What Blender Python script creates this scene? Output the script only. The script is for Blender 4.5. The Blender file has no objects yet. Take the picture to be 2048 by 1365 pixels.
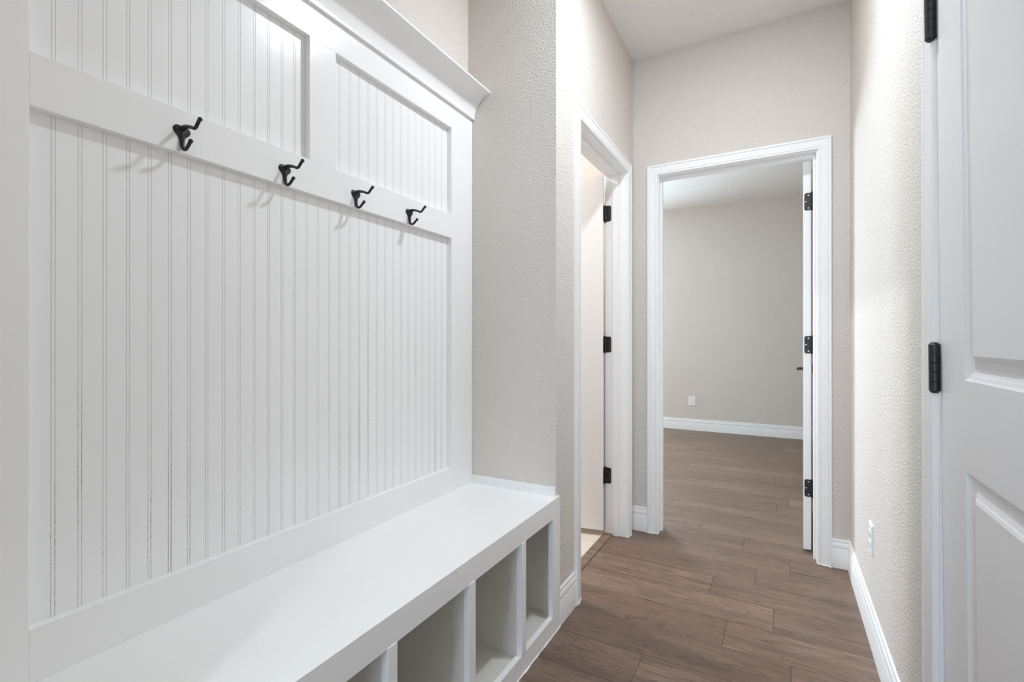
import bpy, bmesh, math, random
from mathutils import Vector, Matrix
random.seed(7)
S = bpy.context.scene
COL = S.collection
PI = math.pi

# ------------------------------------------------------------------ measured plan (metres)
XB = -0.7407      # front of the bench
XL = -0.7524      # hallway wall on the niche side
XP = -1.1376      # front of the panel rails
XBD = -1.1571     # front of the beadboard
XW = -1.1595      # plaster behind the panel
XR = 0.2983       # hallway wall on the other side
YN0, YN1 = 0.18, 1.712   # ends of the niche
YF = 2.829        # end wall of the hallway
WT = 0.116        # wall thickness
YF2 = YF + WT
YR = 6.334        # back wall of the room beyond
ZC = 2.75         # ceiling
ZB = 0.5045       # bench seat
XLB = XL - WT


# ------------------------------------------------------------------ materials
def newmat(name):
    m = bpy.data.materials.new(name)
    m.use_nodes = True
    nt = m.node_tree
    return m, nt, nt.nodes['Principled BSDF']


def N(nt, t, **kw):
    n = nt.nodes.new(t)
    for k, v in kw.items():
        if k in n.inputs:
            n.inputs[k].default_value = v
        else:
            setattr(n, k, v)
    return n


def srgb(r, g, b):
    f = lambda c: (c / 12.92) if c <= 0.04045 else ((c + 0.055) / 1.055) ** 2.4
    return (f(r / 255), f(g / 255), f(b / 255), 1)


def mapped(nt, scale=(1, 1, 1)):
    tc = N(nt, 'ShaderNodeTexCoord')
    mp = N(nt, 'ShaderNodeMapping')
    mp.inputs['Scale'].default_value = scale
    nt.links.new(tc.outputs['Object'], mp.inputs['Vector'])
    return mp.outputs['Vector']


def ramp(nt, fac, stops):
    r = N(nt, 'ShaderNodeValToRGB')
    e = r.color_ramp.elements
    while len(e) < len(stops):
        e.new(0.5)
    for el, (p, c) in zip(e, stops):
        el.position = p
        el.color = c
    nt.links.new(fac, r.inputs['Fac'])
    return r.outputs['Color']


def math_node(nt, op, a, b=None):
    n = N(nt, 'ShaderNodeMath', operation=op)
    for i, v in enumerate((a, b)):
        if v is None:
            continue
        if isinstance(v, (int, float)):
            n.inputs[i].default_value = v
        else:
            nt.links.new(v, n.inputs[i])
    return n.outputs[0]


def mix(nt, fac, a, b, blend='MIX'):
    n = N(nt, 'ShaderNodeMix', data_type='RGBA', blend_type=blend)
    for sock, v in ((n.inputs[0], fac), (n.inputs[6], a), (n.inputs[7], b)):
        if isinstance(v, (int, float, tuple)):
            sock.default_value = v
        else:
            nt.links.new(v, sock)
    return n.outputs[2]


def bump(nt, bsdf, height, strength, dist):
    b = N(nt, 'ShaderNodeBump')
    b.inputs['Strength'].default_value = strength
    b.inputs['Distance'].default_value = dist
    nt.links.new(height, b.inputs['Height'])
    nt.links.new(b.outputs['Normal'], bsdf.inputs['Normal'])
    return b


def plaster(name, col, strength=0.8, dist=0.0018, scale=150.0):
    m, nt, b = newmat(name)
    v = mapped(nt)
    n1 = N(nt, 'ShaderNodeTexNoise', Scale=scale, Detail=2.0, Roughness=0.5)
    nt.links.new(v, n1.inputs['Vector'])
    h = ramp(nt, n1.outputs['Fac'], [(0.38, (0, 0, 0, 1)), (0.62, (1, 1, 1, 1))])
    n2 = N(nt, 'ShaderNodeTexNoise', Scale=2.2, Detail=2.0)
    nt.links.new(v, n2.inputs['Vector'])
    c2 = tuple(c * 0.965 for c in col[:3]) + (1,)
    nt.links.new(mix(nt, n2.outputs['Fac'], col, c2), b.inputs['Base Color'])
    b.inputs['Roughness'].default_value = 0.75
    b.inputs['Specular IOR Level'].default_value = 0.25
    bump(nt, b, h, strength, dist)
    return m


def paint(name, col, rough=0.34, bump_s=0.05):
    m, nt, b = newmat(name)
    v = mapped(nt)
    n = N(nt, 'ShaderNodeTexNoise', Scale=240.0, Detail=2.0)
    nt.links.new(v, n.inputs['Vector'])
    n2 = N(nt, 'ShaderNodeTexNoise', Scale=3.0, Detail=2.0)
    nt.links.new(v, n2.inputs['Vector'])
    c2 = tuple(c * 0.975 for c in col[:3]) + (1,)
    nt.links.new(mix(nt, n2.outputs['Fac'], col, c2), b.inputs['Base Color'])
    b.inputs['Roughness'].default_value = rough
    b.inputs['Specular IOR Level'].default_value = 0.5
    bump(nt, b, n.outputs['Fac'], bump_s, 0.001)
    return m


WALL = srgb(219, 211.5, 204.5)
M = {}
M['wall'] = plaster('wall_plaster', WALL)
M['ceiling'] = plaster('ceiling_plaster', srgb(237, 235, 232), 0.5, 0.002, 90.0)
M['trim'] = paint('white_trim_paint', srgb(238, 238, 238))
M['door'] = paint('white_door_paint_shaded', srgb(228, 229, 231), 0.38, 0.03)  # closed door only: same white as the other doors, darkened for its dimmer light
M['bench'] = paint('white_cabinet_paint', srgb(243, 243, 243), 0.2, 0.05)
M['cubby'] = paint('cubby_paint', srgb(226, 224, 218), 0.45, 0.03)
M['caulk'] = paint('white_caulk', srgb(244, 244, 244), 0.5, 0.05)
M['plastic'] = paint('white_plastic', srgb(238, 238, 240), 0.3, 0.0)


def metal_black(name, rough=0.42):
    m, nt, b = newmat(name)
    v = mapped(nt)
    n = N(nt, 'ShaderNodeTexNoise', Scale=90.0, Detail=3.0)
    nt.links.new(v, n.inputs['Vector'])
    nt.links.new(mix(nt, n.outputs['Fac'], (0.007, 0.007, 0.0075, 1), (0.016, 0.016, 0.018, 1)), b.inputs['Base Color'])
    b.inputs['Roughness'].default_value = rough
    bump(nt, b, n.outputs['Fac'], 0.08, 0.0006)
    return m


M['black'] = metal_black('black_metal')
m, nt, b = newmat('screw_steel')
b.inputs['Base Color'].default_value = (0.75, 0.75, 0.75, 1)
b.inputs['Metallic'].default_value = 0.6
b.inputs['Roughness'].default_value = 0.35
M['steel'] = m
m, nt, b = newmat('slot_dark')
b.inputs['Base Color'].default_value = (0.03, 0.03, 0.032, 1)
M['slot'] = m

# beadboard groove: bare brown board showing through thin paint in short dotted runs
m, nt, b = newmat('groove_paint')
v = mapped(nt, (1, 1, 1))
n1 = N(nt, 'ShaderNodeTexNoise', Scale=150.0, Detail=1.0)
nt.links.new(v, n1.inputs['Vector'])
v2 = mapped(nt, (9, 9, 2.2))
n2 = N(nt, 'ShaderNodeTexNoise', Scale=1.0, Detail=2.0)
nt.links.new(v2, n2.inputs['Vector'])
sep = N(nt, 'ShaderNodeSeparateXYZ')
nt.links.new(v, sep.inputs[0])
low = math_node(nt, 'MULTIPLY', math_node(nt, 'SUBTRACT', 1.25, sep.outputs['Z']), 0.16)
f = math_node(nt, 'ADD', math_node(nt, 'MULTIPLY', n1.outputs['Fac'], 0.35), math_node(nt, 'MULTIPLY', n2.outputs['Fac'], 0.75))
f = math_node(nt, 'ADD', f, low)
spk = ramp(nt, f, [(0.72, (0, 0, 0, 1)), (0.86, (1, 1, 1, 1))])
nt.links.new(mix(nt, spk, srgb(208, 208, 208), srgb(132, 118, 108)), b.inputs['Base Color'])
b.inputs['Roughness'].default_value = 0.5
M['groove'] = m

# laminate planks; every plank carries its own tone and grain offset
m, nt, b = newmat('oak_laminate')
at = N(nt, 'ShaderNodeAttribute', attribute_name='plank')
sp = N(nt, 'ShaderNodeSeparateColor')
nt.links.new(at.outputs['Color'], sp.inputs[0])
tc = N(nt, 'ShaderNodeTexCoord')
off = N(nt, 'ShaderNodeCombineXYZ')
nt.links.new(math_node(nt, 'MULTIPLY', sp.outputs[1], 37.0), off.inputs[0])
nt.links.new(math_node(nt, 'MULTIPLY', sp.outputs[2], 23.0), off.inputs[1])
add = N(nt, 'ShaderNodeVectorMath', operation='ADD')
nt.links.new(tc.outputs['Object'], add.inputs[0])
nt.links.new(off.outputs[0], add.inputs[1])


def stretched(sx, sy, scale, detail, rough=0.55, dist=0.0):
    mp = N(nt, 'ShaderNodeMapping')
    mp.inputs['Scale'].default_value = (sx, sy, 1)
    nt.links.new(add.outputs[0], mp.inputs['Vector'])
    n = N(nt, 'ShaderNodeTexNoise', Scale=scale, Detail=detail, Roughness=rough, Distortion=dist)
    nt.links.new(mp.outputs[0], n.inputs['Vector'])
    return n.outputs['Fac'], mp.outputs[0]


fine, _ = stretched(5, 130, 1.0, 4.0, 0.65)
pores, _ = stretched(14, 420, 1.0, 2.0, 0.6)
broad, _ = stretched(1.5, 11, 1.0, 3.0, 0.5, 0.4)
warp, mpv = stretched(2.2, 14, 1.0, 2.0, 0.5, 0.6)
rings = math_node(nt, 'FRACT', math_node(nt, 'MULTIPLY', warp, 11.0))
rings = math_node(nt, 'ABSOLUTE', math_node(nt, 'SUBTRACT', rings, 0.5))       # 0..0.5 contour lines: cathedral grain
ringline = ramp(nt, rings, [(0.0, (1, 1, 1, 1)), (0.22, (0, 0, 0, 1))])
knotn, _ = stretched(3.2, 13, 1.0, 2.0, 0.55, 0.9)
knot = ramp(nt, knotn, [(0.62, (0, 0, 0, 1)), (0.74, (1, 1, 1, 1))])
base = mix(nt, sp.outputs[0], srgb(131, 107, 90), srgb(155, 130, 111))
base = mix(nt, ramp(nt, broad, [(0.36, (0, 0, 0, 1)), (0.68, (1, 1, 1, 1))]), base, mix(nt, 0.75, base, srgb(106, 86, 73)))
fg = ramp(nt, fine, [(0.40, (0, 0, 0, 1)), (0.62, (1, 1, 1, 1))])
base = mix(nt, math_node(nt, 'MULTIPLY', fg, 0.55), base, srgb(92, 73, 62))
pg = ramp(nt, pores, [(0.52, (0, 0, 0, 1)), (0.66, (1, 1, 1, 1))])
base = mix(nt, math_node(nt, 'MULTIPLY', pg, 0.55), base, srgb(76, 60, 51))
base = mix(nt, math_node(nt, 'MULTIPLY', math_node(nt, 'MULTIPLY', ringline, broad), 0.85), base, srgb(78, 63, 54))
base = mix(nt, math_node(nt, 'MULTIPLY', knot, math_node(nt, 'MULTIPLY', fg, 0.9)), base, srgb(52, 42, 38))
nt.links.new(base, b.inputs['Base Color'])
b.inputs['Roughness'].default_value = 0.42
b.inputs['Specular IOR Level'].default_value = 0.5
bump(nt, b, fine, 0.06, 0.0008)
M['plank'] = m
m, nt, b = newmat('plank_seam')
b.inputs['Base Color'].default_value = srgb(58, 46, 40)
b.inputs['Roughness'].default_value = 0.8
M['seam'] = m

# pale stone tile
m, nt, b = newmat('pale_tile')
v = mapped(nt)
br = N(nt, 'ShaderNodeTexBrick', Scale=1.0)
br.offset = 0.5
for k, val in (('Color1', srgb(226, 218, 208)), ('Color2', srgb(220, 211, 200)), ('Mortar', srgb(176, 166, 156)), ('Mortar Size', 0.002),
               ('Brick Width', 0.61), ('Row Height', 0.305)):
    br.inputs[k].default_value = val
mp = N(nt, 'ShaderNodeMapping')
mp.inputs['Location'].default_value = (0.1, -2.548, 0)
nt.links.new(v, mp.inputs['Vector'])
nt.links.new(mp.outputs[0], br.inputs['Vector'])
nz = N(nt, 'ShaderNodeTexNoise', Scale=6.0, Detail=4.0)
nt.links.new(v, nz.inputs['Vector'])
nt.links.new(mix(nt, math_node(nt, 'MULTIPLY', nz.outputs['Fac'], 0.25), br.outputs['Color'], srgb(205, 192, 178)), b.inputs['Base Color'])
b.inputs['Roughness'].default_value = 0.4
M['tile'] = m

m, nt, b = newmat('window_glass')
tr = N(nt, 'ShaderNodeBsdfTransparent')
gl = N(nt, 'ShaderNodeBsdfGlossy', Roughness=0.02)
mx = N(nt, 'ShaderNodeMixShader')
mx.inputs[0].default_value = 0.06
nt.links.new(tr.outputs[0], mx.inputs[1])
nt.links.new(gl.outputs[0], mx.inputs[2])
nt.links.new(mx.outputs[0], nt.nodes['Material Output'].inputs['Surface'])
M['glass'] = m


# ------------------------------------------------------------------ mesh helpers
def wloc(o):
    v = Vector((0, 0, 0))
    while o is not None:
        v = v + o.location
        o = o.parent
    return v


def link(name, bm, mats, parent=None, local=False, bevel=0.0, smooth=None, origin=None):
    """One mesh object; vertices are given in world space unless local is set."""
    bmesh.ops.recalc_face_normals(bm, faces=bm.faces)
    org = Vector(origin) if origin is not None else Vector((0, 0, 0))
    if not local:
        base = wloc(parent) + org if parent is not None else org
        bmesh.ops.translate(bm, verts=bm.verts, vec=-base)
    me = bpy.data.meshes.new(name)
    bm.to_mesh(me)
    bm.free()
    for mm in (mats if isinstance(mats, (list, tuple)) else [mats]):
        me.materials.append(mm)
    o = bpy.data.objects.new(name, me)
    COL.objects.link(o)
    o.location = org
    if parent is not None:
        o.parent = parent
    if bevel:
        md = o.modifiers.new('bevel', 'BEVEL')
        md.width = bevel
        md.segments = 2
        md.limit_method = 'ANGLE'
        md.angle_limit = math.radians(40)
    if smooth is not None:
        me.polygons.foreach_set('use_smooth', [True] * len(me.polygons))
        me.set_sharp_from_angle(angle=math.radians(smooth))
    return o


def box(bm, x0, x1, y0, y1, z0, z1, mi=0):
    vs = [bm.verts.new((x, y, z)) for x in (x0, x1) for y in (y0, y1) for z in (z0, z1)]
    for q in ((0, 1, 3, 2), (4, 6, 7, 5), (0, 4, 5, 1), (2, 3, 7, 6), (0, 2, 6, 4), (1, 5, 7, 3)):
        bm.faces.new([vs[i] for i in q]).material_index = mi


def extrude_profile(bm, pts, fn, a, b, closed=True, mi=None):
    """pts: list of 2-tuples; fn(p, t) -> world; swept from t=a to t=b."""
    A = [bm.verts.new(fn(p, a)) for p in pts]
    B = [bm.verts.new(fn(p, b)) for p in pts]
    n = len(pts)
    for i in range(n if closed else n - 1):
        j = (i + 1) % n
        f = bm.faces.new((A[i], A[j], B[j], B[i]))
        if mi:
            f.material_index = mi[i]
    if closed:
        bm.faces.new(A[::-1])
        bm.faces.new(B)


def tube(bm, pts, radii, seg=14, caps=True):
    pts = [Vector(p) for p in pts]
    rings = []
    up = None
    for i, p in enumerate(pts):
        t = (pts[min(i + 1, len(pts) - 1)] - pts[max(i - 1, 0)]).normalized()
        if up is None:
            up = Vector((0, 1, 0)) if abs(t.y) < 0.9 else Vector((1, 0, 0))
        u = (up - t * up.dot(t)).normalized()
        w = t.cross(u)
        up = u
        r = radii[i] if isinstance(radii, (list, tuple)) else radii
        rings.append([bm.verts.new(p + (u * math.cos(2 * PI * k / seg) + w * math.sin(2 * PI * k / seg)) * r) for k in range(seg)])
    for a, b in zip(rings, rings[1:]):
        for k in range(seg):
            bm.faces.new((a[k], a[(k + 1) % seg], b[(k + 1) % seg], b[k]))
    if caps:
        bm.faces.new(rings[0][::-1])
        bm.faces.new(rings[-1])


def spline(pts, n=6):
    """Catmull-Rom through points (any dimension)."""
    P = [pts[0]] + list(pts) + [pts[-1]]
    out = []
    for i in range(1, len(P) - 2):
        for k in range(n):
            t = k / n
            out.append(tuple(0.5 * (2 * b + (c - a) * t + (2 * a - 5 * b + 4 * c - d) * t * t + (3 * b - a - 3 * c + d) * t ** 3)
                             for a, b, c, d in zip(P[i - 1], P[i], P[i + 1], P[i + 2])))
    out.append(tuple(pts[-1]))
    return out


def plate(bm, outline, fn, d0, d1, bev=0.0):
    """Solid of a 2-D outline between depths d0 (back) and d1 (front) with an optional chamfer on the front."""
    cx = sum(p[0] for p in outline) / len(outline)
    cy = sum(p[1] for p in outline) / len(outline)
    loops = [[bm.verts.new(fn(p[0], p[1], d0)) for p in outline]]
    if bev:
        loops.append([bm.verts.new(fn(p[0], p[1], d1 - bev)) for p in outline])
        ins = []
        for p in outline:
            L = math.hypot(p[0] - cx, p[1] - cy)
            k = max(0.0, (L - bev) / L)
            ins.append((cx + (p[0] - cx) * k, cy + (p[1] - cy) * k))
        loops.append([bm.verts.new(fn(p[0], p[1], d1)) for p in ins])
    else:
        loops.append([bm.verts.new(fn(p[0], p[1], d1)) for p in outline])
    n = len(outline)
    for a, b in zip(loops, loops[1:]):
        for i in range(n):
            bm.faces.new((a[i], a[(i + 1) % n], b[(i + 1) % n], b[i]))
    bm.faces.new(loops[0][::-1])
    bm.faces.new(loops[-1])


def rrect(x0, x1, y0, y1, r, corners=(1, 1, 1, 1), n=5):
    """Rounded rectangle; corners flags: (x1y1, x0y1, x0y0, x1y0)."""
    out = []
    for (cx, cy, a0), fl in zip(((x1, y1, 0), (x0, y1, 90), (x0, y0, 180), (x1, y0, 270)), corners):
        sx = 1 if cx == x1 else -1
        sy = 1 if cy == y1 else -1
        if not fl:
            out.append((cx, cy))
            continue
        for k in range(n + 1):
            a = math.radians(a0 + 90 * k / n)
            out.append((cx - sx * r + r * math.cos(a), cy - sy * r + r * math.sin(a)))
    return out


def circle(cx, cy, r, n=16):
    return [(cx + r * math.cos(2 * PI * k / n), cy + r * math.sin(2 * PI * k / n)) for k in range(n)]


def empty(name, loc):
    o = bpy.data.objects.new(name, None)
    o.empty_display_size = 0.05
    o.location = loc
    COL.objects.link(o)
    return o


def tag(o, label=None, cat=None, group=None, kind=None):
    for k, v in (('label', label), ('category', cat), ('group', group), ('kind', kind)):
        if v:
            o[k] = v
    return o


def struct(o, label=None, cat=None):
    return tag(o, label, cat, None, 'structure')


# ------------------------------------------------------------------ walls
def wall(name, boxes, label, mat='wall'):
    bm = bmesh.new()
    for bx in boxes:
        box(bm, *bx)
    return struct(link(name, bm, M[mat]), label, 'wall')


JT = 0.015                       # jamb board thickness
LD0, LD1 = 1.957, 2.684          # doorway to the tiled room, jamb to jamb
FD0, FD1 = -0.605, 0.161         # doorway in the end wall
RD0, RD1 = 0.530, 1.343          # closed door
ZH = 2.046                       # underside of the head jambs
wall('wall_left', [(XLB, XL, YN1, LD0 - JT, 0, ZC), (XLB, XL, LD1 + JT, YF, 0, ZC), (XLB, XL, LD0 - JT, LD1 + JT, ZH + JT, ZC),
                   (XW - 0.1, XLB, YN1, YN1 + WT, 0, ZC)],
     'textured beige wall with the tiled-room doorway, turning in at the end of the bench')
wall('wall_niche', [(XW - 0.1, XW, YN0, YN1, 0, ZC)], 'pale wall behind the beadboard, seen above the crown ledge')
wall('wall_near', [(XW - 0.1, XL, YN0 - 0.1, YN0, 0, ZC), (XLB, XL, -3.0, YN0 - 0.1, 0, ZC)], 'beige wall at the near end of the niche')
wall('wall_far', [(-3.9, FD0 - JT, YF, YF2, 0, ZC), (FD1 + JT, 2.2, YF, YF2, 0, ZC), (FD0 - JT, FD1 + JT, YF, YF2, ZH + JT, ZC)],
     'beige end wall with the open doorway to the empty room')
wall('wall_right', [(XR, XR + WT, -3.0, RD0 - JT, 0, ZC), (XR, XR + WT, RD1 + JT, YF, 0, ZC), (XR, XR + WT, RD0 - JT, RD1 + JT, ZH + JT, ZC)],
     'bright cream wall with the outlet beside the closed door')
wall('wall_back', [(XL, XR, -3.1, -3.0, 0, 0.25), (XL, XR, -3.1, -3.0, 2.25, ZC), (XL, -0.6, -3.1, -3.0, 0.25, 2.25), (0.15, XR, -3.1, -3.0, 0.25, 2.25)],
     'beige wall with a tall window behind the viewer')
W0, W1, WZ0, WZ1 = -3.6, -2.52, 0.75, 2.2
wall('wall_room_back', [(W1, 2.2, YR, YR + 0.1, 0, ZC), (-3.9, W0, YR, YR + 0.1, 0, ZC), (W0, W1, YR, YR + 0.1, 0, WZ0), (W0, W1, YR, YR + 0.1, WZ1, ZC)],
     'plain greige wall of the empty room with one outlet')
wall('wall_room_left', [(-3.9, -3.8, YF2, YR, 0, ZC)], 'side wall of the empty room beside its window')
wall('wall_room_right', [(2.1, 2.2, YF2, YR, 0, ZC)], 'side wall of the empty room')
wall('wall_tiled_side', [(-3.0, XW - 0.1, YN1, YN1 + WT, 0, ZC)], 'side wall of the tiled room')
wall('wall_tiled_end', [(-3.1, -3.0, YN1, YF2, 0, ZC)], 'end wall of the tiled room')
bm = bmesh.new()
box(bm, -3.95, 2.3, -3.2, 6.5, ZC, ZC + 0.1)
struct(link('ceiling', bm, M['ceiling']), 'flat beige-grey textured ceiling', 'ceiling')

# windows (daylight sources behind the viewer and in the empty room)
def window(name, parts, glass, label):
    bm = bmesh.new()
    for p in parts:
        box(bm, *p)
    r = struct(link(name, bm, M['trim']), label, 'window')
    bm = bmesh.new()
    box(bm, *glass)
    link('pane', bm, M['glass'], r)


e = 0.04
window('window_1', [(W0, W0 + e, YR + 0.01, YR + 0.09, WZ0, WZ1), (W1 - e, W1, YR + 0.01, YR + 0.09, WZ0, WZ1), (W0 + e, W1 - e, YR + 0.01, YR + 0.09, WZ0, WZ0 + e),
                    (W0 + e, W1 - e, YR + 0.01, YR + 0.09, WZ1 - e, WZ1)],
       (W0 + e, W1 - e, YR + 0.047, YR + 0.053, WZ0 + e, WZ1 - e), 'white framed window of the empty room')
window('window_2', [(-0.6, -0.56, -3.09, -3.01, 0.25, 2.25), (0.11, 0.15, -3.09, -3.01, 0.25, 2.25), (-0.56, 0.11, -3.09, -3.01, 0.25, 0.29),
                    (-0.56, 0.11, -3.09, -3.01, 2.21, 2.25)],
       (-0.56, 0.11, -3.053, -3.047, 0.29, 2.21), 'tall white framed window at the near end of the hallway')

# ------------------------------------------------------------------ floors
PW = 0.183
JOINT = {0: -0.42, 1: 0.033, 2: -0.182, 3: -0.022, 4: -0.27, 5: -0.099, 6: 0.045, 7: -0.172, 8: -0.413, 11: -0.019, 18: -0.11}
PL = 1.22
rng = random.Random(21)


def plank_floor():
    bm = bmesh.new()
    lay = bm.loops.layers.color.new('plank')
    g = 0.00075
    k0 = math.floor((-3.0 - 1.527) / PW)
    k1 = math.ceil((YR - 1.527) / PW)
    for k in range(k0, k1):
        y0, y1 = 1.527 + k * PW, 1.527 + (k + 1) * PW
        j = JOINT.get(k, rng.uniform(-0.6, 0.6))
        for q in range(-4, 4):
            a, b = j + q * PL, j + (q + 1) * PL
            c = (rng.random(), rng.random(), rng.random(), 1)
            for (rx0, rx1, ry0, ry1) in ((-0.8302, XR + WT, -3.0, YF2), (-3.8, 2.1, YF2, YR)):
                xa, xb, ya, yb = max(a + g, rx0), min(b - g, rx1), max(y0 + g, ry0), min(y1 - g, ry1)
                if xb - xa < 0.002 or yb - ya < 0.002:
                    continue
                f = bm.faces.new([bm.verts.new(p) for p in ((xa, ya, 0), (xb, ya, 0), (xb, yb, 0), (xa, yb, 0))])
                for lp in f.loops:
                    lp[lay] = c
    box(bm, -0.8302, XR + WT, -3.0, YF2, -0.05, -0.0012, 1)
    box(bm, -3.8, 2.1, YF2, YR, -0.05, -0.0012, 1)
    return link('floor', bm, [M['plank'], M['seam']])


fl = struct(plank_floor(), 'greyish brown oak plank floor', 'floor')
for p in fl.data.polygons:      # planks face up
    if p.material_index == 0 and p.normal.z < 0:
        p.flip()
bm = bmesh.new()
box(bm, -3.0, -0.8818, YN1 + WT, YF, -0.05, 0.0)
struct(link('floor_tile', bm, M['tile']), 'pale stone tile floor beyond the doorway beside the bench', 'floor')
bm = bmesh.new()
lay = bm.loops.layers.color.new('plank')
extrude_profile(bm, [(-0.8818, -0.01), (-0.8818, 0.002), (-0.878, 0.005), (-0.836, 0.006), (-0.832, 0.003), (-0.832, -0.01)],
                lambda p, t: (p[0], t, p[1]), LD0, LD1)
for f in bm.faces:
    for lp in f.loops:
        lp[lay] = (1.0, 0.3, 0.6, 1)
struct(link('trim_1', bm, M['plank']), 'brown wood threshold strip in the tiled-room doorway', 'threshold')


# ------------------------------------------------------------------ baseboards
BB = [(0.0, 0.0), (0.0125, 0.0), (0.0125, 0.0925), (0.0115, 0.0955), (0.0078, 0.0965), (0.0078, 0.099), (0.0112, 0.1005), (0.012, 0.106), (0.0108, 0.116),
      (0.0085, 0.1215), (0.0045, 0.1225), (0.0045, 0.1255), (0.0072, 0.127), (0.0075, 0.132), (0.006, 0.137), (0.003, 0.139), (0.0, 0.139)]


def baseboard(name, fn, a, b, label):
    bm = bmesh.new()
    extrude_profile(bm, BB, fn, a, b)
    return struct(link(name, bm, M['trim'], smooth=30), label, 'baseboard')


CW = 0.057                      # casing width
REV = 0.005
baseboard('baseboard_right', lambda p, t: (XR - p[0], t, p[1]), RD1 + REV + CW, YF, 'white moulded baseboard below the wall outlet')
baseboard('baseboard_far', lambda p, t: (t, YF - p[0], p[1]), FD1 + REV + CW, XR - 0.004, 'short white baseboard between the end doorway and the outlet wall')
baseboard('baseboard_corner', lambda p, t: (t, YF - p[0], p[1]), XL, FD0 - REV - CW, 'short white baseboard between the two open doorways')
baseboard('baseboard_left', lambda p, t: (XL + p[0], t, p[1]), 1.7247, LD0 - REV - CW, 'short white baseboard between bench and tiled-room doorway')
baseboard('baseboard_room', lambda p, t: (t, YR - p[0], p[1]), -3.8, 2.1, 'white moulded baseboard across the empty room')
baseboard('baseboard_tiled', lambda p, t: (t, YF - p[0], p[1]), -3.0, XLB - 0.07, 'white baseboard in the tiled room')

# ------------------------------------------------------------------ door casings
CAS = [(0.0, 0.0), (0.0, 0.0095), (0.0015, 0.0112), (0.0065, 0.0115), (0.0085, 0.0105), (0.0095, 0.008), (0.0115, 0.008), (0.0125, 0.0112), (0.02, 0.0122),
       (0.028, 0.0136), (0.036, 0.0152), (0.0405, 0.0162), (0.042, 0.0155), (0.0428, 0.0128), (0.0445, 0.0128), (0.0455, 0.0168), (0.0485, 0.018), (0.054, 0.018),
       (0.0565, 0.0165), (0.057, 0.014), (0.057, 0.0)]


def casing_into(bm, fn, s0, s1, zt):
    """fn(s, z, d) -> world. Mitred colonial casing round the opening s0..s1 x zt."""
    rows = []
    for w, d in CAS:
        rows.append([bm.verts.new(fn(*q)) for q in ((s0 - w, 0.0, d), (s0 - w, zt + w, d), (s1 + w, zt + w, d), (s1 + w, 0.0, d))])
    n = len(rows)
    for i in range(n):
        a, b = rows[i], rows[(i + 1) % n]
        for k in range(3):
            bm.faces.new((a[k], a[k + 1], b[k + 1], b[k]))
    bm.faces.new([r[0] for r in rows])
    bm.faces.new([r[3] for r in rows][::-1])


def door_frame(name, fn, s0, s1, stop0, stop1, label, two_sided=True):
    """fn(s, z, d): d outward from the hallway face, negative through the wall. Casing + jambs + stops."""
    bm = bmesh.new()
    casing_into(bm, fn, s0 - REV, s1 + REV, ZH + REV)
    root = struct(link(name, bm, M['trim'], smooth=25), label, 'door frame')
    if two_sided:
        bm = bmesh.new()
        casing_into(bm, lambda s, z, d: fn(s, z, -WT - d), s0 - REV, s1 + REV, ZH + REV)
        link('inner_casing', bm, M['trim'], root, smooth=25)

    def fbox(bm, sa, sb, za, zb, da, db):
        pa, pb = fn(sa, za, da), fn(sb, zb, db)
        box(bm, min(pa[0], pb[0]), max(pa[0], pb[0]), min(pa[1], pb[1]), max(pa[1], pb[1]), za, zb)
    bm = bmesh.new()
    fbox(bm, s0 - JT, s0, 0, ZH + JT, -WT, 0)
    fbox(bm, s1, s1 + JT, 0, ZH + JT, -WT, 0)
    fbox(bm, s0, s1, ZH, ZH + JT, -WT, 0)
    link('jamb', bm, M['trim'], root)
    bm = bmesh.new()
    fbox(bm, s0, s0 + 0.011, 0, ZH, stop0, stop1)
    fbox(bm, s1 - 0.011, s1, 0, ZH, stop0, stop1)
    fbox(bm, s0 + 0.011, s1 - 0.011, ZH - 0.011, ZH, stop0, stop1)
    link('door_stop', bm, M['trim'], root, bevel=0.0015)
    # ragged caulk where the legs meet the floor
    bm = bmesh.new()
    rg = random.Random(len(name) * 7 + int(abs(s0) * 100))
    for sgn, s in ((-1, s0 - REV), (1, s1 + REV)):
        pts = []
        for w, d in [(-0.004, -0.03), (-0.003, -0.004)] + CAS[1:-1:2] + [(0.0585, 0.004)]:
            p = fn(s + sgn * w, 0.0, d + 0.0012)
            pts.append((p[0] + rg.uniform(-0.0015, 0.0015), p[1] + rg.uniform(-0.0015, 0.0015), rg.uniform(0.0005, 0.0025)))
        tube(bm, pts, [rg.uniform(0.0012, 0.003) for _ in pts], 6)
    link('caulk_bead', bm, M['caulk'], root, smooth=60)
    return root


f_left = door_frame('trim_2', lambda s, z, d: (XL + d, s, z), LD0, LD1, -0.077, -0.044, 'white moulded door casing of the tiled-room doorway beside the bench')
f_far = door_frame('trim_3', lambda s, z, d: (s, YF - d, z), FD0, FD1, -0.077, -0.045, 'white moulded door casing of the doorway in the end wall')
f_right = door_frame('trim_4', lambda s, z, d: (XR - d, s, z), RD0, RD1, -0.085, -0.052, 'white moulded door casing round the closed two-panel door', False)

# ------------------------------------------------------------------ doors
DT = 0.035
PANEL = [(0.0, 0.0), (0.0035, 0.0035), (0.0096, 0.0058), (0.0105, 0.0068), (0.0168, 0.0092), (0.022, 0.0092), (0.0385, 0.0042), (0.0395, 0.0028), (0.046, 0.0004)]


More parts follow.
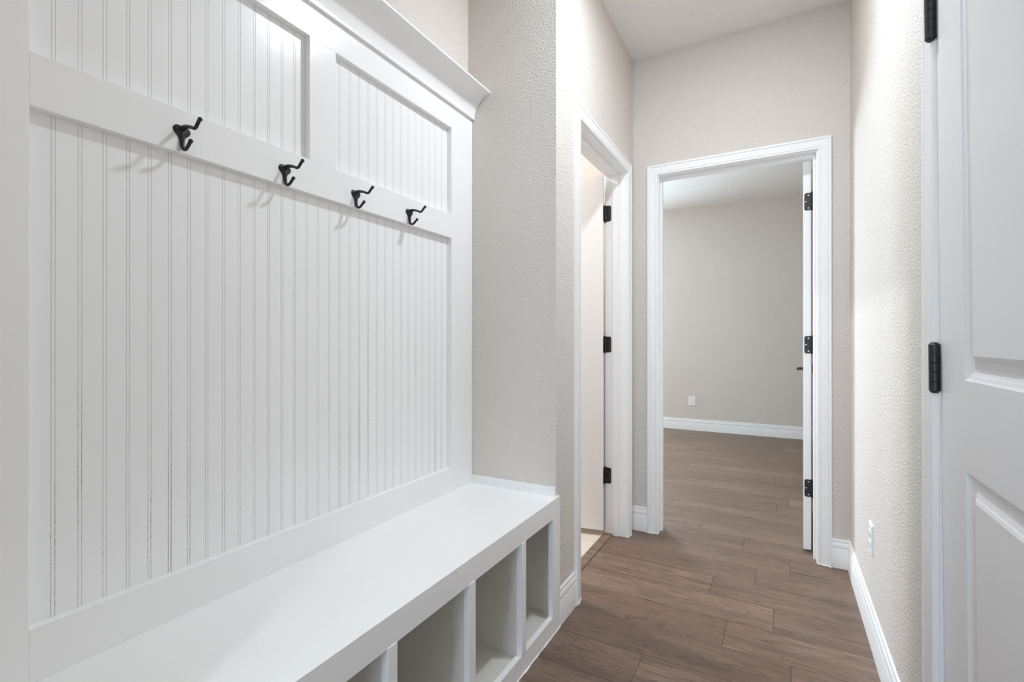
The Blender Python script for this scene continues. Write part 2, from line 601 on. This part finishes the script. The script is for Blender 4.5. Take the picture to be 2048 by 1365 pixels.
def door_slab(bm, W, z0, z1, s, xf0=0.008, rects=None):
    """Slab local: y 0.005..0.005+W, x between s*xf0 and s*(xf0+DT); sunk moulded panels on both faces."""
    y0, y1 = 0.005, 0.005 + W
    xs = (s * xf0, s * (xf0 + DT))
    ys = [y0] + [v for r in ((0.15, W - 0.14),) for v in (y0 + r[0], y0 + r[1])] + [y1]
    zs = [z0] + [v for r in rects for v in r] + [z1]
    for face, inward in ((0, 1), (1, -1)):
        x = xs[face]
        dirn = s * inward
        for i in range(3):
            for j in range(len(zs) - 1):
                a, b, c, d = ys[i], ys[i + 1], zs[j], zs[j + 1]
                if i == 1 and j % 2 == 1:
                    loops = []
                    for ins, dep in PANEL:
                        loops.append([bm.verts.new((x + dirn * dep, yy, zz)) for yy, zz in
                                      ((a + ins, c + ins), (b - ins, c + ins), (b - ins, d - ins), (a + ins, d - ins))])
                    for l0, l1 in zip(loops, loops[1:]):
                        for k in range(4):
                            bm.faces.new((l0[k], l0[(k + 1) % 4], l1[(k + 1) % 4], l1[k]))
                    bm.faces.new(loops[-1])
                else:
                    bm.faces.new([bm.verts.new((x, yy, zz)) for yy, zz in ((a, c), (b, c), (b, d), (a, d))])
    a, b = xs
    for q in (((a, y0, z0), (b, y0, z0), (b, y0, z1), (a, y0, z1)), ((a, y1, z0), (b, y1, z0), (b, y1, z1), (a, y1, z1)),
              ((a, y0, z0), (b, y0, z0), (b, y1, z0), (a, y1, z0)), ((a, y0, z1), (b, y0, z1), (b, y1, z1), (a, y1, z1))):
        bm.faces.new([bm.verts.new(p) for p in q])
    bmesh.ops.remove_doubles(bm, verts=bm.verts, dist=1e-5)


def hinge_barrel(bm, h, r=0.0068):
    zs = [-h / 2 - 0.004, -h / 2 - 0.003, -h / 2]
    k = 5
    prof = [(0.001, -h / 2 - 0.0045), (r * 0.6, -h / 2 - 0.004), (r * 0.8, -h / 2 - 0.001)]
    for i in range(k):
        a = -h / 2 + h * i / k
        b = -h / 2 + h * (i + 1) / k
        prof += [(r * 0.9, a), (r, a + 0.0007), (r, b - 0.0007), (r * 0.9, b)]
    prof += [(r * 0.8, h / 2 + 0.001), (r * 0.6, h / 2 + 0.004), (0.001, h / 2 + 0.0045)]
    n = 18
    rings = [[bm.verts.new((rr * math.cos(2 * PI * t / n), rr * math.sin(2 * PI * t / n), z)) for t in range(n)] for rr, z in prof]
    for a, b in zip(rings, rings[1:]):
        for t in range(n):
            bm.faces.new((a[t], a[(t + 1) % n], b[(t + 1) % n], b[t]))
    bm.faces.new(rings[0][::-1])
    bm.faces.new(rings[-1])


def make_door(name, pivot, angle, W, z0, z1, s, hinge_z, hh, label, screws=((0.019, 0.033), (0.03, 0.0), (0.019, -0.033)), tilt=0.0, br=0.0068, xf0=0.008, mat='trim'):
    bm = bmesh.new()
    door_slab(bm, W, z0, z1, s, xf0, rects=((0.25, 0.859), (1.0276, 1.90)))
    d = struct(link(name, bm, M[mat], local=True), label, 'door')
    d.location = (pivot[0], pivot[1], 0)
    d.rotation_euler = (0, tilt, math.radians(angle))
    for hz in hinge_z:
        bm = bmesh.new()
        hinge_barrel(bm, hh, br)
        h = link('hinge', bm, M['black'], d, local=True, smooth=40)
        h.location = (0, 0, hz)
        bm = bmesh.new()
        c = (0, 1, 1, 0) if s < 0 else (1, 0, 0, 1)
        x0, x1 = sorted((s * 0.002, s * 0.037))
        plate(bm, rrect(x0, x1, -hh / 2, hh / 2, 0.0095, c), lambda u, v, dd: (u, 0.0052 - dd, v), 0.0, 0.0022)
        lf = link('hinge_leaf', bm, M['black'], h, local=True)
        for sx, sz in screws:
            bm = bmesh.new()
            plate(bm, circle(s * sx, sz * hh / 0.09, 0.0036, 12), lambda u, v, dd: (u, 0.0052 - dd, v), 0.002, 0.0034, 0.0008)
            link('screw', bm, M['steel'], h, local=True)
    return d


HZ = (0.335, 1.083, 1.83)
TILT = math.radians(0.5)      # the closed door hangs slightly out of plumb
d1 = make_door('door_1', (0.2905 + 1.044 * math.tan(TILT), 1.346), 180, 0.805, 0.012, 2.04, -1, (0.29, 1.044, 1.80), 0.10,
               'closed white two-panel door with black hinges beside the outlet wall', screws=(), tilt=TILT, br=0.0097, xf0=0.0098, mat='door')
d2 = make_door('door_2', (-0.874, 2.682), 100, 0.72, 0.033, 2.037, -1, HZ, 0.0905,
               'white door standing open inside the tiled room', screws=())
d3 = make_door('door_3', (0.151, 2.951), -3.5, 0.755, 0.014, 2.041, -1, HZ, 0.0905,
               'white door standing open into the empty room, seen edge on')

# leaves let into the tiled-room jamb, the fixed half of each hinge
for hz in HZ:
    bm = bmesh.new()
    plate(bm, rrect(-0.8705, -0.8385, hz - 0.045, hz + 0.045, 0.0095, (1, 0, 0, 1)), lambda u, v, dd: (u, LD1 + 0.0004 - dd, v), 0.0, 0.0026)
    lf = link('hinge_leaf', bm, M['black'], f_left)
    bm = bmesh.new()
    for zz in (hz + 0.013, hz - 0.028):
        plate(bm, rrect(-0.8685, -0.8668, zz, zz + 0.017, 0.0005), lambda u, v, dd: (u, LD1 + 0.0004 - dd, v), 0.0026, 0.0031)
    link('pin_gap', bm, M['steel'], lf)

# lever handles of the edge-on door
for side in (-1, 1):
    xf = -0.043 if side < 0 else -0.008
    yh, zh = 0.69, 0.925
    bm = bmesh.new()
    fx = lambda u, v, dd: (xf + side * dd, u, v)
    plate(bm, circle(yh, zh, 0.031, 28), fx, 0.0, 0.009, 0.003)
    tube(bm, [(xf + side * 0.008, yh, zh), (xf + side * 0.025, yh, zh), (xf + side * 0.044, yh, zh)], [0.013, 0.009, 0.009], 16)
    pts = spline([(xf + side * 0.042, yh + 0.008, zh), (xf + side * 0.044, yh - 0.015, zh), (xf + side * 0.043, yh - 0.05, zh), (xf + side * 0.041, yh - 0.1, zh)], 5)
    tube(bm, pts, [0.008] * len(pts), 12)
    link('door_handle', bm, M['black'], d3, local=True, smooth=40)

# ------------------------------------------------------------------ storage bench
bench = tag(empty('storage_bench', (-0.95, 0.952, 0)), 'long white built-in storage bench with five open cubbies under its seat', 'bench')
Y0b, Y1b = YN0 + 0.001, YN1 - 0.001
FT = 0.019
bm = bmesh.new()
box(bm, XW + 0.001, XB - FT, Y0b, Y1b, ZB - 0.019, ZB)
link('seat', bm, M['bench'], bench)
bm = bmesh.new()
YE = 1.7247
box(bm, XB - FT, XB, YN0 - 0.012, YE, 0.435, ZB)                # top rail
box(bm, XB - FT, XB, YN0 - 0.012, YE, 0.0, 0.0665)              # bottom rail
box(bm, XB - FT, XB, 1.6565, YE, 0.0665, 0.435)                 # end stiles
box(bm, XB - FT, XB, YN0 - 0.012, 0.248, 0.0665, 0.435)
bmesh.ops.remove_doubles(bm, verts=bm.verts, dist=1e-6)
# the frame stands in front of the corner of the hallway wall
link('face_frame', bm, M['bench'], bench)
for a, b in ((1.4045, 1.4360), (1.0995, 1.1300), (0.7850, 0.8148), (0.4690, 0.5000)):
    bm = bmesh.new()
    box(bm, XB - FT, XB + 0.0015, a, b, 0.0665, 0.4365)
    link('divider', bm, M['bench'], bench, bevel=0.0012)
    bm = bmesh.new()
    c = (a + b) / 2
    box(bm, XW + 0.012, XB - FT, c - 0.0095, c + 0.0095, 0.055, ZB - 0.019)
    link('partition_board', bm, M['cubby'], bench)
bm = bmesh.new()
box(bm, XW + 0.012, XB - FT, Y0b, Y1b, 0.036, 0.055)
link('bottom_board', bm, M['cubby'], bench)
bm = bmesh.new()
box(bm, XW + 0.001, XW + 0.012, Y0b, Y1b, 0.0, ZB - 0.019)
link('back_board', bm, M['cubby'], bench)
for a, b in ((Y0b, Y0b + 0.012), (Y1b - 0.012, Y1b)):
    bm = bmesh.new()
    box(bm, XW + 0.012, XB - FT, a, b, 0.055, ZB - 0.019)
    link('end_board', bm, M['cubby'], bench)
bm = bmesh.new()
pts = [(XB + 0.001 + random.uniform(-0.0012, 0.0012), YN0 + (YE - YN0) * i / 60, random.uniform(0.0, 0.0015)) for i in range(61)]
tube(bm, pts, [random.uniform(0.0012, 0.0028) for _ in pts], 6)
link('caulk_bead', bm, M['caulk'], bench, smooth=60)
bm = bmesh.new()
box(bm, XP, XL - 0.001, YN1 - 0.009, YN1, ZB, 0.5385)
struct(link('trim_5', bm, M['trim'], bevel=0.001), 'narrow white strip on the bench seat along the end wall of the niche', 'trim')

# ------------------------------------------------------------------ beadboard wall panel
panel = tag(empty('beadboard_panel', (XP, 0.946, ZB)), 'tall white beadboard wall panel framed by flat rails above the bench', 'wall panel')
BEADS = [0.3668 + 0.03855 * n for n in range(-3, 36)]
ZR = [(ZB, 0.5993), (1.5105, 1.6046), (1.9479, 2.036)]      # rails
bm = bmesh.new()
pts, mi = [(XW + 0.0002, Y0b), (XBD, Y0b)], [0]
gw, gd = 0.0006, 0.0004
for c in BEADS:
    for q in (c - 0.0028, c + 0.0028):
        if q - gw < Y0b + 0.002 or q + gw > Y1b - 0.002:
            continue
        pts += [(XBD, q - gw), (XBD - gd, q), (XBD, q + gw)]
        mi += [0, 1, 1]
pts += [(XBD, Y1b), (XW + 0.0002, Y1b)]
mi += [0, 0, 0]
extrude_profile(bm, pts, lambda p, t: (p[0], p[1], t), ZB, 2.036, True, mi)
link('beadboard', bm, [M['bench'], M['groove']], panel)


def flat(name, y0, y1, z0, z1):
    bm = bmesh.new()
    box(bm, XBD, XP, y0, y1, z0, z1)
    return link(name, bm, M['bench'], panel, bevel=0.0008)


YSL, YSR = 0.3295, 1.563
flat('stile', Y0b, YSL, ZB, 2.036)
flat('stile', YSR, Y1b, ZB, 2.036)
flat('bottom_rail', YSL, YSR, *ZR[0])
flat('hook_rail', YSL, YSR, *ZR[1])
flat('top_rail', YSL, YSR, *ZR[2])
flat('mullion', 0.9014, 0.9914, ZR[1][1], ZR[2][0])

# crown ledge on top of the panel
bm = bmesh.new()
prof = [(XW + 0.0002, 2.036), (XP + 0.0115, 2.036), (XP + 0.0115, 2.041)]
for k in range(0, 13):
    t = math.radians(6 + 72 * k / 12)
    prof.append((XP + 0.0112 + 0.093 * (1 - math.cos(t)) , 2.036 + 0.0935 * math.sin(t)))
prof += [(XP + 0.0905, 2.1285), (XP + 0.0905, 2.1345), (XW + 0.0002, 2.1345)]
extrude_profile(bm, prof, lambda p, t: (p[0], t, p[1]), Y0b, Y1b)
tag(link('crown_ledge', bm, M['bench'], smooth=20, origin=(XP, 0.946, 2.036)), 'white coved crown moulding ledge capping the beadboard panel', 'crown moulding')


# ------------------------------------------------------------------ coat hooks
def ball_tip(pts, rad, R=0.0047):
    """Round the end of a prong into a small ball."""
    c = Vector(pts[-1])
    d = (c - Vector(pts[-2])).normalized()
    while len(pts) > 3 and (Vector(pts[-1]) - c).length < R * 0.75:
        pts.pop()
        rad.pop()
    for a in (-40, -15, 10, 35, 55, 72, 84):
        t = math.radians(a)
        pts.append(tuple(c + d * R * math.sin(t)))
        rad.append(R * math.cos(t))


def make_hook(name, loc):
    """Local: x out of the rail, y along it, z up; origin between the two screws on the rail."""
    root = empty(name, loc)
    half = [(0.0, 0.0098), (0.008, 0.0108), (0.0138, 0.0085), (0.0172, 0.003), (0.0168, -0.003), (0.013, -0.0085), (0.0082, -0.0135), (0.0056, -0.019),
            (0.0045, -0.0255), (0.0036, -0.032)]
    hs = spline(half, 4)
    outline = [(p[0], p[1]) for p in hs] + [(-p[0], p[1]) for p in hs[::-1][:-1]]
    bm = bmesh.new()
    # domed heart-shaped plate: stacked loops toward a spine
    loops = []
    for k, d in ((1.0, 0.0), (1.0, 0.0018), (0.92, 0.003), (0.7, 0.004), (0.35, 0.0056), (0.1, 0.0066)):
        loops.append([bm.verts.new((d, p[0] * k, p[1] * (0.5 + 0.5 * k) - 0.004 * (1 - k))) for p in outline])
    n = len(outline)
    for a, b in zip(loops, loops[1:]):
        for i in range(n):
            bm.faces.new((a[i], a[(i + 1) % n], b[(i + 1) % n], b[i]))
    bm.faces.new(loops[0][::-1])
    bm.faces.new(loops[-1])
    link('back_plate', bm, M['black'], root, local=True, smooth=50)
    bm = bmesh.new()
    up = spline([(0.002, 0, 0.0035), (0.012, 0, 0.0052), (0.024, 0, 0.0042), (0.038, 0, 0.0), (0.048, 0, -0.0042), (0.0552, 0, -0.0038), (0.0615, 0, 0.0018),
                 (0.0672, 0, 0.0072), (0.0712, 0, 0.0098)], 5)
    rad = []
    for i in range(len(up)):
        t = i / (len(up) - 1)
        r = 0.0064 - 0.0027 * min(1, t / 0.3)
        rad.append(r)
    ball_tip(up, rad)
    tube(bm, up, rad, 14)
    link('upper_prong', bm, M['black'], root, local=True, smooth=50)
    bm = bmesh.new()
    lo = spline([(0.0025, 0, -0.012), (0.0028, 0, -0.022), (0.0032, 0, -0.031), (0.0058, 0, -0.0385), (0.0112, 0, -0.0426), (0.0178, 0, -0.0426), (0.0242, 0, -0.0388),
                 (0.0302, 0, -0.0336), (0.0358, 0, -0.0292)], 5)
    rad = []
    for i in range(len(lo)):
        t = i / (len(lo) - 1)
        r = 0.0046 - 0.0009 * min(1, t / 0.45)
        rad.append(r)
    ball_tip(lo, rad)
    tube(bm, lo, rad, 14)
    link('lower_prong', bm, M['black'], root, local=True, smooth=50)
    for sy in (-1, 1):
        bm = bmesh.new()
        plate(bm, circle(sy * 0.0107, 0.0005, 0.0033, 14), lambda u, v, dd: (dd, u, v), 0.002, 0.0056, 0.001)
        sc = link('screw', bm, M['black'], root, local=True)
        bm = bmesh.new()
        for (w, h) in ((0.0042, 0.0007), (0.0007, 0.0042)):
            plate(bm, rrect(sy * 0.0107 - w / 2, sy * 0.0107 + w / 2, 0.0005 - h / 2, 0.0005 + h / 2, 0.0002), lambda u, v, dd: (dd, u, v), 0.0055, 0.0059)
        link('cross_slot', bm, M['slot'], sc, local=True)
    return root


def copy_tree(o, parent=None):
    c = o.copy()
    COL.objects.link(c)
    if parent is not None:
        c.parent = parent
    for ch in list(o.children):
        copy_tree(ch, c)
    return c


proto = make_hook('coat_hook', (XP, 0.5732, 1.558))
HOOK_LABEL = ['black double-prong coat hook, first of four from the camera end of the rail',
              'black double-prong coat hook, second from the camera end, below the upright batten',
              'black double-prong coat hook, third along the rail, below the upper narrow panel',
              'black double-prong coat hook, last on the rail, next to the textured wall end']
for i, (y, z) in enumerate(((0.5732, 1.558), (0.8233, 1.5525), (1.0667, 1.5525), (1.3119, 1.5535))):
    h = proto if i == 0 else copy_tree(proto)
    h.location = (XP, y, z)
    tag(h, HOOK_LABEL[i], 'coat hook', 'coat hooks on the rail')


# ------------------------------------------------------------------ outlets
def make_outlet(loc, rz, w, label):
    """Local: x along the wall, y out of the wall, z up."""
    r = tag(empty('wall_outlet', loc), label, 'outlet', 'wall outlets')
    r.rotation_euler = (0, 0, rz)
    F = lambda u, v, dd: (u, dd, v)
    bm = bmesh.new()
    o = rrect(-w / 2, w / 2, -0.058, 0.058, 0.003)
    i1 = rrect(-w / 2 + 0.0045, w / 2 - 0.0045, -0.0535, 0.0535, 0.002)
    loops = [[bm.verts.new(F(p[0], p[1], d)) for p in q] for q, d in ((o, 0.0), (o, 0.002), (i1, 0.0062))]
    n = len(o)
    for a, b in zip(loops, loops[1:]):
        for k in range(n):
            bm.faces.new((a[k], a[(k + 1) % n], b[(k + 1) % n], b[k]))
    bm.faces.new(loops[0][::-1])
    bm.faces.new(loops[-1])
    link('cover_plate', bm, M['plastic'], r, local=True)
    for zc in (0.0195, -0.0195):
        bm = bmesh.new()
        c = [(0.0172 * math.cos(a), max(-0.0132, min(0.0132, 0.0172 * math.sin(a)))) for a in [2 * PI * k / 28 for k in range(28)]]
        plate(bm, [(p[0], zc + p[1]) for p in c], F, 0.0055, 0.0085, 0.0008)
        q = link('receptacle', bm, M['plastic'], r, local=True)
        bm = bmesh.new()
        for sx, hh in ((-0.0063, 0.0085), (0.0063, 0.007)):
            plate(bm, rrect(sx - 0.0012, sx + 0.0012, zc + 0.003 - hh / 2, zc + 0.003 + hh / 2, 0.0004), F, 0.0084, 0.0088)
        plate(bm, circle(0, zc - 0.0075, 0.0026, 12), F, 0.0084, 0.0088)
        link('slots', bm, M['slot'], q, local=True)
    bm = bmesh.new()
    plate(bm, circle(0, 0, 0.003, 12), F, 0.006, 0.0074, 0.0006)
    link('screw', bm, M['plastic'], r, local=True)
    return r


make_outlet((XR, 2.205, 0.372), PI / 2, 0.072, 'white duplex outlet low on the cream hallway wall near the closed door')
make_outlet((-0.9475, YR, 0.360), PI, 0.084, 'white duplex outlet above the baseboard of the empty room beyond the end doorway')


# ------------------------------------------------------------------ light
def area(name, loc, rot, size, power, col, shape='DISK', size_y=None, spread=180):
    l = bpy.data.lights.new(name, 'AREA')
    l.shape = shape
    l.size = size
    if size_y:
        l.size_y = size_y
    l.energy = power
    l.color = col
    l.spread = math.radians(spread)
    o = bpy.data.objects.new(name, l)
    o.location = loc
    o.rotation_euler = rot
    COL.objects.link(o)
    return o


area('hall_downlight', (-0.20, 1.63, 2.745), (0, 0, 0), 0.13, 17.6, (0.86, 0.935, 1.0))
area('near_fill', (-0.20, -1.1, 2.745), (0, 0, 0), 0.13, 13.5, (0.80, 0.91, 1.0))  # added fill behind the viewer, stands for no known fixture
area('near_daylight', (-0.225, -3.13, 1.25), (math.radians(90), 0, 0), 0.75, 52, (0.60, 0.80, 1.0), 'RECTANGLE', 2.0)
area('room_daylight', (-3.06, YR + 0.13, 1.47), (math.radians(-90), 0, 0), 1.08, 350, (0.70, 0.87, 1.0), 'RECTANGLE', 1.45)
area('tiled_room_light', (-1.9, 2.32, 2.745), (0, 0, 0), 0.13, 29, (0.95, 0.97, 1.0))

w = bpy.data.worlds.new('World')
S.world = w
w.use_nodes = True
w.node_tree.nodes['Background'].inputs['Color'].default_value = (0.75, 0.87, 1.0, 1)
w.node_tree.nodes['Background'].inputs['Strength'].default_value = 0.6

# ------------------------------------------------------------------ camera and view
cam = bpy.data.cameras.new('Camera')
cam.lens = 967.93 * 36.0 / 2048.0
cam.sensor_width = 36.0
cam.clip_start = 0.02
co = bpy.data.objects.new('Camera', cam)
co.location = (0, 0, 1.10)
co.rotation_euler = (math.radians(90.054), 0, math.radians(28.9266))
COL.objects.link(co)
S.camera = co
S.view_settings.view_transform = 'Standard'
S.view_settings.look = 'None'
S.view_settings.gamma = 1.0
S.view_settings.exposure = 0.11
S.view_settings.use_curve_mapping = False
S.cycles.max_bounces = 12
S.cycles.diffuse_bounces = 10
S.cycles.glossy_bounces = 4
S.cycles.caustics_reflective = False
S.cycles.caustics_refractive = False
S.cycles.sample_clamp_indirect = 6.0
